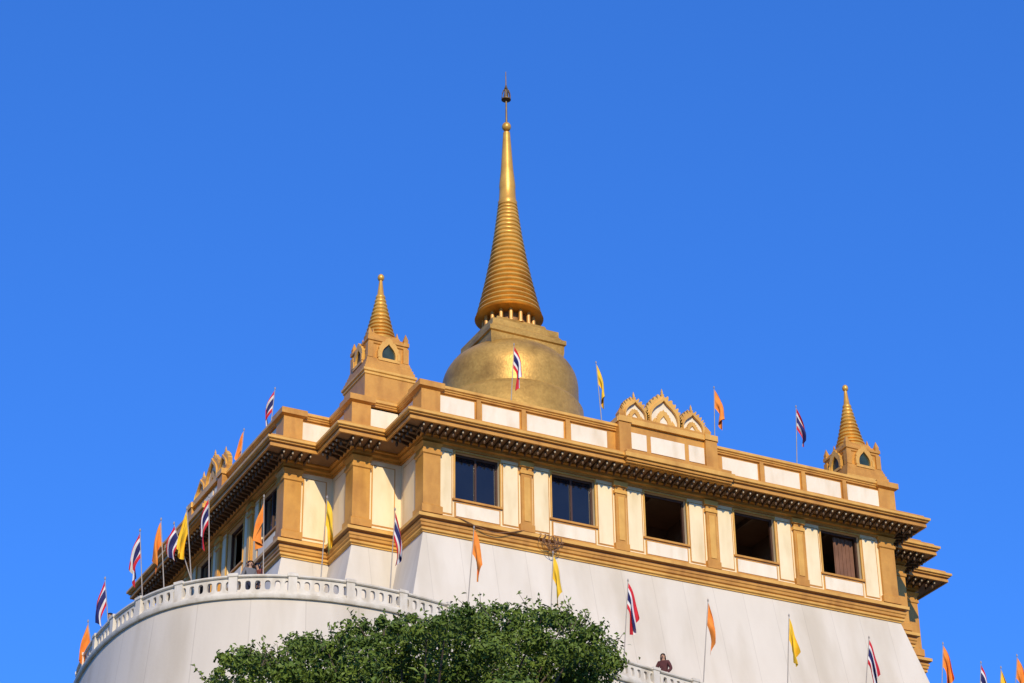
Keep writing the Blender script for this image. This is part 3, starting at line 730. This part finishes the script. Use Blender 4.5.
person(rim_at(674,.5), face-.3, 'person with dark brown hair and dark red jacket at the balustrade right of the tree', M['maroon'], M['trousers'], sc=1.04, hair='brown_hair')
person(rim_at(97,.4), face-.8, 'person in dark clothes at the far left end of the balustrade', M['jacket'], M['trousers'], longhair=False)
person(rim_at(240,.9), face+.5, 'person in a grey shirt, left of a pair behind the balustrade', M['shirt'], M['trousers'], False, longhair=False)
person(rim_at(254,1.1), face-.9, 'person in a rust red shirt, right of a pair behind the balustrade', M['rust'], M['trousers'], False, longhair=True)

# ------------------------------------------------------------------ tree
top_line = [(196,702),(206,682),(218,668),(232,655),(246,650),(262,653),(276,652),(288,641),(304,637),(318,640),(330,632),(346,625),(360,622),(374,626),(388,621),(404,623),(418,618),(432,622),(446,617),(460,610),(476,607),(490,605),(504,611),(518,608),(534,607),(548,614),(562,615),(578,621),(592,629),(606,645),(618,662),(628,696)]
def ytop(px):
    for (a, ya), (c, yc) in zip(top_line, top_line[1:]):
        if a <= px <= c: return ya + (yc-ya)*(px-a)/(c-a)
    return 690
tc = at_depth(412, 705, 50)
tree = thing('leafy_tree', 'broad green leafy tree in front of the curved white terrace wall', 'tree', (tc.x, tc.y, -ZO))
leaf = MB(); centers = []; twig = MB()
def one_leaf(p, nn, ls):
    tt = nn.orthogonal().normalized(); tt.rotate(Matrix.Rotation(R.random()*6.28, 3, nn)); bb = nn.cross(tt)
    l, w = ls*R.uniform(.65,1.3), ls*R.uniform(.40,.6)
    sag = nn*(-.14*l)
    leaf.add([p - tt*l*.5, p + bb*w*.5 + nn*.02, p + tt*l*.5 + sag, p - bb*w*.5 + nn*.02], [(0,1,2,3)])
def clump(c, rr, n, ls):
    centers.append(c)
    sq = Vector((R.uniform(.85,1.3), R.uniform(.85,1.3), R.uniform(.65,.95)))
    for _ in range(n):
        d = Vector((R.gauss(0,1), R.gauss(0,1), R.gauss(0,1))).normalized()
        k = rr*(R.uniform(.2,1.0)**.5)*(1.0 + .55*noise.noise(d*2.6 + c*1.7))
        if R.random() < .08: k *= 1.4
        p = c + Vector((d.x*sq.x, d.y*sq.y, d.z*sq.z))*k
        one_leaf(p, (d*1.4 + Vector((R.gauss(0,.5), R.gauss(0,.5), R.gauss(.35,.4)))).normalized(), ls)
def dep(px): return 3.4*math.sqrt(max(.05, 1-((px-412)/220)**2))
NS = 84
for i in range(NS):                                      # outer sprays along the top
    px = 208 + 410*(i + R.random())/NS; rp = R.uniform(6, 20)
    zc = 50 + R.uniform(-.85, .85)*dep(px); py = ytop(px) + rp*.8 + R.choice((-7, -3, 0, 5, 11, 18))
    clump(at_depth(px, py, zc), rp*zc/F, int(40 + rp*8), .125)
for i in range(90):                                      # single shoots sticking out of the crown
    px = R.uniform(206, 620); zc = 50 + R.uniform(-.7, .7)*dep(px); py = ytop(px)
    a0 = at_depth(px, py + 13, zc); L_ = R.uniform(.3, .75)
    d = Vector((R.gauss(0,.5), R.gauss(0,.5), 1)).normalized(); a1 = a0 + d*L_
    twig.tube([a0, a0.lerp(a1, .5), a1], [.012,.009,.004], 4)
    for k in range(11):
        p = a0.lerp(a1, .25 + .75*k/10) + Vector((R.gauss(0,.05), R.gauss(0,.05), R.gauss(0,.03)))
        one_leaf(p, Vector((R.gauss(0,.7), R.gauss(-.5,.6), R.gauss(.4,.5))).normalized(), .125)
NB = 128
for i in range(NB):                                      # the body of the crown, front to back and down past the frame
    px = 216 + 392*((i*.6180339) % 1); rp = R.uniform(15, 32)
    zc = 50 + R.uniform(-1, 1)*dep(px); py = ytop(px) + rp + 6 + ((i + R.random())/NB)*105
    clump(at_depth(px, py, zc), rp*zc/F, int(120 + rp*11), .13)
for i in range(50):
    a = R.random()*6.28; rr = 4.2*math.sqrt(R.random())
    clump(tc + Vector((rr*math.cos(a), rr*math.sin(a), R.uniform(-4,-1.2))), R.uniform(.6,1.0), 150, .22)
leaf.build('crown', M['leaf'], tree)
b = twig; g = Vector((tc.x, tc.y, -ZO-.2)); f1 = tc + Vector((.2,.1,-4.2))
b.tube([g, g + Vector((.1,0,1.2)), g.lerp(f1,.5) + Vector((.25,.1,0)), f1], [.55,.4,.33,.26], 12)
for c in centers[::4]:
    st_ = f1 + Vector((0,0,R.uniform(-1.5,0))); md = st_.lerp(c, .55) + Vector((R.uniform(-.2,.2), R.uniform(-.2,.2), R.uniform(.1,.5)))
    b.tube([st_, st_.lerp(md,.5) + Vector((0,0,.1)), md, c], [.10,.07,.04,.012], 6)
b.build('trunk', M['bark'], tree)

# ------------------------------------------------------------------ ground and hill
b = MB(); b.add([(-3000,-3000,-ZO),(3000,-3000,-ZO),(3000,3000,-ZO),(-3000,3000,-ZO)], [(0,1,2,3)])
tag(b.build('ground', M['ground'], at=(0,0,-ZO)), kind='structure')
b = MB(); vs = []; fs = []; n = 72; pr = [(60,-.3),(55,3),(48,9),(42,14),(36,18.5),(31,20.5),(5,21)]
for i, (rr, z) in enumerate(pr):
    for k in range(n):
        a = 2*math.pi*k/n; w = 1 + .05*noise.noise(Vector((math.cos(a)*3, math.sin(a)*3, z*.2)))
        vs.append((10.5 + rr*w*math.cos(a), 13 + rr*w*math.sin(a), z - ZO + (.5*noise.noise(Vector((a*4, z, 1))) if 0 < i < 6 else 0)))
for i in range(len(pr)-1):
    for k in range(n): a = i*n+k; c = i*n+(k+1) % n; fs.append((a, c, c+n, a+n))
fs.append(tuple(range((len(pr)-1)*n, len(pr)*n))); b.add(vs, fs, 0, True)
tag(b.build('hill', M['hill'], at=(10.5,13,-ZO)), kind='structure')

# ------------------------------------------------------------------ light, sky, camera
el = rad(27); dl = rad(10)
hx, hy = -SA*math.cos(dl) + CA*math.sin(dl), -CA*math.cos(dl) - SA*math.sin(dl)
S = Vector((hx*math.cos(el), hy*math.cos(el), math.sin(el)))
ld = bpy.data.lights.new('sun', 'SUN'); ld.energy = 4.3; ld.angle = rad(.5); ld.color = (1, .85, .61)
lo = bpy.data.objects.new('sun', ld); COL.objects.link(lo); lo.rotation_euler = S.to_track_quat('Z', 'Y').to_euler(); lo.location = (0, -20, 90)
w = bpy.data.worlds.new('World'); scene.world = w; w.use_nodes = True
nt = w.node_tree; bg = nt.nodes['Background']
sky = nt.nodes.new('ShaderNodeTexSky'); sky.sky_type = 'NISHITA'; sky.sun_disc = False
sky.sun_elevation = el; sky.sun_rotation = math.atan2(S.x, S.y); sky.air_density = 1.0; sky.dust_density = .3; sky.ozone_density = 3.0
tint = nt.nodes.new('ShaderNodeMix'); tint.data_type = 'RGBA'; tint.blend_type = 'MULTIPLY'; tint.inputs[0].default_value = 1; tint.clamp_result = False
nt.links.new(sky.outputs[0], tint.inputs[6]); tint.inputs[7].default_value = (.46, 1.15, 2.35, 1)
even = nt.nodes.new('ShaderNodeMix'); even.data_type = 'RGBA'; even.inputs[0].default_value = .3; even.clamp_result = False
nt.links.new(tint.outputs[2], even.inputs[6]); even.inputs[7].default_value = (.48, 2.25, 8.2, 1)
nt.links.new(even.outputs[2], bg.inputs['Color']); bg.inputs['Strength'].default_value = .1
cd = bpy.data.cameras.new('camera'); cam = bpy.data.objects.new('camera', cd); COL.objects.link(cam)
cd.sensor_width = 36; cd.lens = F*36/1024; cd.clip_end = 8000; cd.clip_start = .5
cam.matrix_world = Matrix.Translation(CAM) @ Matrix.Rotation(-AL, 4, 'Z') @ Matrix.Rotation(math.pi/2 + TH, 4, 'X') @ Matrix.Rotation(-RO, 4, 'Z')
scene.camera = cam
scene.view_settings.view_transform = 'Standard'; scene.view_settings.look = 'None'; scene.view_settings.exposure = 0
